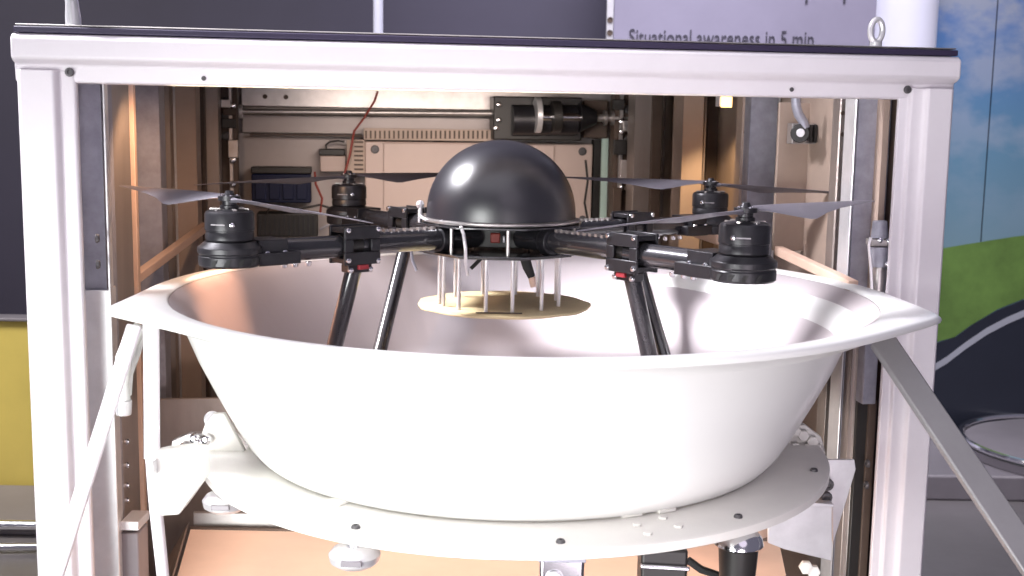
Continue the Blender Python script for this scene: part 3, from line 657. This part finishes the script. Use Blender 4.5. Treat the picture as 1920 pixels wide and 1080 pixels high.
# support struts of the tray
def strut(p, q, w, th, m, label):
    P, Q = U(*p), U(*q)
    t = thing('support_strut', Q, label, 'strut')
    G().bar(P, Q, w, th, side=(1, 0.15, 0)).build('bar', m, t, 0.003)
    return t
t = strut((1655, 640, 1.93), (1985, 1130, 1.62), 0.048, 0.012, 'ring_white', 'wide grey diagonal strut at the lower right, outside the right post')
MAT['strut_grey'] = None; del MAT['strut_grey']; mat('strut_grey', (0.34, 0.33, 0.34), 0.4, 0.3, bump=0.1, var=0.1); t.children[0].data.materials[0] = MAT['strut_grey']
t = strut((252, 610, 1.80), (95, 1110, 1.62), 0.022, 0.012, 'frame_paint', 'narrow white diagonal strut across the left post')
t = thing('actuator_tube', U(285, 900, 1.8), 'white upright actuator tube under the left rim', 'actuator')
G().tube([U(283, 600, 1.80), U(286, 850, 1.76), U(292, 950, 1.74), U(310, 1120, 1.70)], [0.0125, 0.0115, 0.010, 0.009], 16).build('tube', 'frame_paint', t)
G().cyl(U(272, 612, 1.81), U(273, 860, 1.79), 0.003).build('side_rod', 'bright_steel', t)
t = thing('air_hose', U(232, 775, 1.9), 'white flexible hose looping down from the left rim', 'hose')
G().tube([U(262, 612, 1.87), U(245, 640, 1.87), U(232, 670, 1.87), U(228, 720, 1.87), U(232, 770, 1.87)], [0.010, 0.013, 0.013, 0.012, 0.012], 14).build('hose', 'white_cable', t)
G().tube([U(268, 615, 1.9), U(258, 660, 1.9), U(243, 700, 1.9), U(240, 740, 1.9)], 0.006, 12).build('hose', 'white_cable', t)
G().cyl(U(232, 750, 1.868), U(232, 778, 1.868), 0.0135, 0.012).build('end_cap', 'bright_steel', t, 0.002)

# ================================================================== drone
DC = Vector((-0.023, 2.25, 0)); YAW = R_(-6.0)
def D(x, y, h):       # drone-local to world; h metres below the camera height
    c, s = math.cos(YAW), math.sin(YAW)
    return Vector((DC.x + x*c - y*s, DC.y + x*s + y*c, ZC - h))
DR = thing('quadcopter', D(0, 0, 0.47), 'black four rotor drone with round dome standing in the bowl', 'drone')
hA = 0.215
# dome
pr_ = [(0.1415, -0.180)] + [(0.141*math.cos(a), -0.172+0.137*math.sin(a)) for a in [i*math.pi/2/20 for i in range(21)]]
G().lathe((DC.x, DC.y, ZC), pr_, 96).build('dome', 'black_dome', DR, angle=60)
G().lathe((DC.x, DC.y, ZC-0.187), [(0.141,0.0),(0.149,0.0),(0.150,0.002),(0.150,0.0045),(0.1425,0.0065),(0.1415,0.0065)], 96, close=True).build('dome_flange', 'bare_steel', DR)
# hub plates: octagonal outline
def hubplate(h, r, m):
    P = []
    for k in range(8):
        a = k*math.pi/4 + math.pi/8
        P.append(D(r*math.cos(a), r*math.sin(a), h))
    return G().prism(P, (0, 0, 0.0035)).build('hub_plate', m, DR, 0.0008)
hubplate(0.1925, 0.165, 'carbon'); hubplate(0.243, 0.165, 'carbon'); hubplate(0.247, 0.150, 'carbon')
for i in range(8):                              # short pillars between plates
    a = i*math.pi/4 + R_(12)
    P = D(0.14*math.cos(a), 0.14*math.sin(a), 0.239); G().cyl(P, P+Vector((0,0,0.0465)), 0.0035, n=10).build('pillar', 'bare_steel', DR)
g = G(); g.box((-0.05,-0.045,-0.236),(0.05,0.055,-0.197), lambda p: D(p.x, p.y, -p.z)); core = g.build('electronics_tray', 'black_plastic', DR, 0.003)
G().obox(D(0.0,-0.085,0.212), (0.009,0,0), (0,0.008,0), (0,0,0.009)).build('connector', 'red_wire', DR, 0.002)
G().obox(D(0.016,-0.088,0.214), (0.002,0,0), (0,0.006,0), (0,0,0.006)).build('tab', 'bright_steel', DR, 0.001)
# standoffs and the yellow disc they carry
PR = 0.165
for i, a in enumerate([R_(x) for x in (258, 282, 230, 312, 190, 205, 343, 20, 75, 108, 140, 50)]):
    rr = 0.116
    G().cyl((DC.x+rr*math.cos(a), DC.y+rr*math.sin(a), ZC-0.345), (DC.x+rr*math.cos(a), DC.y+rr*math.sin(a), ZC-0.2475), 0.0037, n=12).build('standoff', 'rod_silver', DR)
g = G()
P = []
for i in range(72):
    a = 2*math.pi*i/72; r = PR*(1+0.013*math.sin(9*a+1)+0.008*math.sin(16*a))
    P.append((DC.x+0.008+r*math.cos(a), DC.y+r*math.sin(a), ZC-0.350))
disc = g.prism(P, (0,0,0.0045)).build('sensor_disc', 'pad_yellow', DR, 0.001)
G().obox((DC.x+0.0, DC.y-0.128, ZC-0.3442), (0.042,0,0), (0,0.004,0), (0,0,0.0006)).build('slot', 'dark_brown', disc)
# cables under the hub
G().tube([D(0.055,-0.10,0.24), D(0.062,-0.105,0.262), D(0.070,-0.105,0.280)], [0.010,0.009,0.007], 12).build('cable', 'rubber', DR)
G().tube([D(0.070,-0.105,0.280), D(0.073,-0.105,0.298)], [0.007,0.005], 12).build('plug', 'plywood', DR)
G().tube([D(-0.02,-0.11,0.245), D(-0.032,-0.115,0.258), D(-0.040,-0.118,0.266)], 0.0035, 8).build('cable', 'rubber', DR)
G().tube([D(-0.055,-0.145,0.188), D(-0.048,-0.158,0.200), D(-0.044,-0.160,0.225), D(-0.044,-0.155,0.25), D(-0.042,-0.14,0.275)], 0.0032, 8).build('cable', 'rod_silver', DR)
G().tube([D(-0.162,-0.06,0.235), D(-0.158,-0.062,0.26), D(-0.150,-0.064,0.280)], 0.003, 8).build('cable', 'galvanised', DR)
# antenna stub left of the dome
G().cyl(D(-0.150,-0.03,0.195), D(-0.150,-0.03,0.160), 0.004).build('antenna', 'rod_silver', DR)
G().lathe(D(-0.150,-0.03,0.158), [(0.0005,0.008),(0.006,0.006),(0.008,0.0),(0.006,-0.006),(0.0005,-0.008)], 16).build('antenna_cap', 'bright_steel', DR)
G().tube([D(-0.150,-0.035,0.180), D(-0.130,-0.07,0.184), D(-0.105,-0.10,0.186), D(-0.095,-0.108,0.182)], 0.003, 8).build('cable', 'rod_silver', DR)

MOT = [(-0.390,-0.400), (0.421,-0.400), (-0.394,0.405), (0.415,0.405)]
RH = [Vector((-0.707,0.707)), Vector((0.737,0.676)), Vector((0.80,0.60)), Vector((-0.905,0.425))]
CCW = [1, -1, -1, 1]
names = ['front left', 'front right', 'rear left', 'rear right']
for k, (mx_, my_) in enumerate(MOT):
    L = math.hypot(mx_, my_); ux, uy = mx_/L, my_/L
    def Q(r, s, h): return D(ux*r - uy*s, uy*r + ux*s, h)      # r along the arm, s sideways, h down
    X = (Q(1,0,0)-Q(0,0,0)).normalized(); Yv = (Q(0,1,0)-Q(0,0,0)).normalized(); Z = Vector((0,0,1))
    # which side of the arm faces the camera
    side = -1 if Yv.y > 0 else 1
    arm = G().tube([Q(0.06,0,hA), Q(0.318,0,hA)], 0.0195, 28).build('arm', 'carbon', DR)
    G().tube([Q(0.340,0,hA+0.002), Q(0.525,0,hA+0.002)], 0.0195, 28).build('outer_tube', 'carbon', arm)
    G().tube([Q(0.128,0,hA), Q(0.150,0,hA)], 0.0245, 28).build('root_collar', 'black_anodised', arm, 0.0015)
    # folding joint
    J = G(); JR = 0.325 if mx_ < 0 else 0.345; jc = Q(JR, 0, hA)
    J.obox(jc+Z*0.026, X*0.034, Yv*0.021, Z*0.0045); J.obox(jc-Z*0.026, X*0.034, Yv*0.021, Z*0.0045)
    for s in (-1, 1):
        y = Yv*0.0235*s
        J.obox(jc+y+Z*0.022, X*0.036, Yv*0.003, Z*0.011); J.obox(jc+y-Z*0.022, X*0.036, Yv*0.003, Z*0.011)
        J.obox(jc+y-X*0.027, X*0.009, Yv*0.003, Z*0.0108); J.obox(jc+y+X*0.027, X*0.009, Yv*0.003, Z*0.0108)
    joint = J.build('fold_joint', 'black_anodised', DR, 0.0015)
    G().tube([Q(JR-0.0315,0,hA), Q(JR+0.0315,0,hA)], 0.0185, 20).build('inner_sleeve', 'black_plastic', joint)
    for s in (-1, 1):
        for (a, b) in ((-0.030,0.027),(0.030,0.027),(-0.030,-0.027),(0.030,-0.024)):
            bolt(jc+Yv*0.0265*s+X*a+Z*b, Yv*s, 0.0048, joint)
    sd = Yv*side
    G().obox(jc+sd*0.006-Z*0.040, X*0.024, Yv*0.012, Z*0.0075).build('leg_socket', 'black_anodised', joint, 0.002)
    G().obox(jc+sd*0.010-Z*0.0375-X*0.004, X*0.010, Yv*0.014, Z*0.0045).build('release_latch', 'red_part', joint, 0.002)
    for a in (-0.019, 0.021): bolt(jc+sd*0.019-Z*0.042+X*a, sd, 0.005, joint)
    # ribbed cable guide on top of the arm
    for i in range(9): 
        G().obox(Q(0.16+i*0.0145, 0, hA-0.0205), X*0.0035, Yv*0.005, Z*0.0025).build('cable_tie', 'bare_steel', arm)
    # motor mount with clamps
    mc = Q(L, 0, 0)
    g = G(); g.lathe((mc.x, mc.y, ZC-hA-0.022), [(0,0.0),(0.047,0.0),(0.0505,0.003),(0.0505,0.017),(0.0490,0.018),(0.0490,0.021),(0.0515,0.022),(0.0515,0.031),(0.046,0.035),(0.040,0.040),(0,0.040)], 40)
    g.obox(Q(L-0.062,0,hA+0.002), X*0.026, Yv*0.030, Z*0.021)
    g.obox(Q(L-0.055,0,hA+0.011), X*0.052, Yv*0.038, Z*0.010)
    mount = g.build('motor_mount', 'black_anodised', DR, 0.003)
    for i in range(4):
        a = math.atan2(-Yv.y*0-1, 0) + (i-1.5)*0.42 + (0.35 if mx_ < 0 else -0.35)
        d = Vector((math.cos(a), math.sin(a), 0))
        G().obox(Vector((mc.x, mc.y, ZC-hA-0.0135))+d*0.0505, d*0.001, Vector((-d.y, d.x, 0))*0.0035, Z*0.0055+Vector((-d.y, d.x, 0))*0.003).build('vent', 'rubber', mount)
    for s in (-1, 1):
        for a in (-0.080, -0.048): bolt(Q(L+a, 0.031*s, hA+0.002), Yv*s, 0.005, mount)
    for a in (-0.115, -0.095, -0.140): 
        bolt(Q(L+a, 0.004*side, hA+0.024), -Z, 0.0055, mount, None, 'bolt', 1.4)
    # motor can
    zc_ = ZC-hA+0.0185
    motor = G().lathe((mc.x, mc.y, zc_), [(0,0.0),(0.036,0.0),(0.0385,0.003),(0.0385,0.012),(0.0378,0.013),(0.0378,0.017),(0.0392,0.018),(0.0392,0.043),(0.037,0.047),(0.030,0.050),(0.014,0.051),(0,0.051)], 48).build('motor', 'black_anodised', DR)
    d = Vector((0.30 if mx_ < 0 else -0.62, -0.9, 0)).normalized(); bolt(Vector((mc.x, mc.y, zc_+0.028))+d*0.0385, d, 0.0045, motor)
    d2 = Vector((-0.25, -0.97, 0)).normalized()
    G().obox(Vector((mc.x, mc.y, zc_+0.028))+d2*0.0389, Vector((-d2.y, d2.x, 0))*0.012, d2*0.0005, Z*0.001).build('mark', 'plinth_grey', motor)
    for i in range(6):
        a = i*math.pi/3; G().obox(Vector((mc.x, mc.y, zc_+0.0505))+Vector((math.cos(a), math.sin(a), 0))*0.022, Vector((math.cos(a), math.sin(a), 0))*0.009, Vector((-math.sin(a), math.cos(a), 0))*0.0025, Z*0.0015).build('spoke', 'bare_steel', motor)
    # propeller
    hp = ZC-0.131; pc = Vector((mc.x, mc.y, hp))
    prop = G().lathe((mc.x, mc.y, hp-0.016), [(0,0.0),(0.015,0.0),(0.015,0.007),(0.012,0.008),(0.012,0.014),(0.018,0.015),(0.018,0.022),(0.009,0.023),(0.006,0.030),(0,0.031)], 24).build('propeller', 'black_anodised', DR)
    for i in range(4):
        a = i*math.pi/2+0.4; bolt(pc+Vector((math.cos(a)*0.012, math.sin(a)*0.012, 0.0055)), Z, 0.0028, prop)
    rh0 = Vector((RH[k].x, RH[k].y, 0)).normalized()
    for b in (1, -1):
        rh = rh0*b; tr = Vector((-rh.y, rh.x, 0))*CCW[k]
        st = [(0.008,0.008,0.008,4,0.010),(0.024,0.010,0.012,10,0.006),(0.045,0.012,0.024,15,0.0045),(0.070,0.013,0.044,16,0.004),(0.088,0.013,0.057,16,0.0037),(0.100,0.013,0.059,15,0.0035),(0.115,0.013,0.053,15,0.0033),(0.160,0.012,0.037,14,0.003),(0.210,0.011,0.025,12,0.003),(0.260,0.009,0.016,11,0.0025),(0.305,0.007,0.009,10,0.002),(0.335,0.004,0.004,8,0.0015),(0.342,0.001,0.002,8,0.001)]
        vs = []; n = 10
        droop = 0.0 if b == 1 else 0.010
        for (r, le, te, tw, th) in st:
            r *= 1.07
            cx_ = (te-le)/2; hw = (te+le)/2; c_, s_ = math.cos(R_(tw)), math.sin(R_(tw))
            for i in range(n):
                a = 2*math.pi*i/n; x = cx_+hw*math.cos(a); z = th/2*math.sin(a)*(1-0.35*math.cos(a))
                vs.append(pc + rh*r + tr*(x*c_+z*s_) + Z*(z*c_ - x*s_ + (0.004 if b == 1 else 0) - droop*(r/0.34)**1.5))
        N = len(st); fs = [(i*n+q, i*n+(q+1) % n, (i+1)*n+(q+1) % n, (i+1)*n+q) for i in range(N-1) for q in range(n)]
        fs += [tuple(range(n)), tuple((N-1)*n+q for q in reversed(range(n)))]
        G().add(vs, fs).build('blade', 'prop_carbon', prop, angle=50)
    # landing leg
    lt = jc - Z*0.036; dirx = -1 if mx_ < 0 else 1
    foot = Vector((lt.x+dirx*(0.060 if my_ < 0 else (0.045 if mx_ < 0 else 0.064)), lt.y + (-0.005 if my_ < 0 else -0.21), ZC-0.497))
    leg = G().tube([lt, foot], 0.0145, 24).build('landing_leg', 'carbon', DR)
    G().tube([foot+(lt-foot).normalized()*0.03, foot], 0.0175, 20).build('foot', 'rubber', leg)
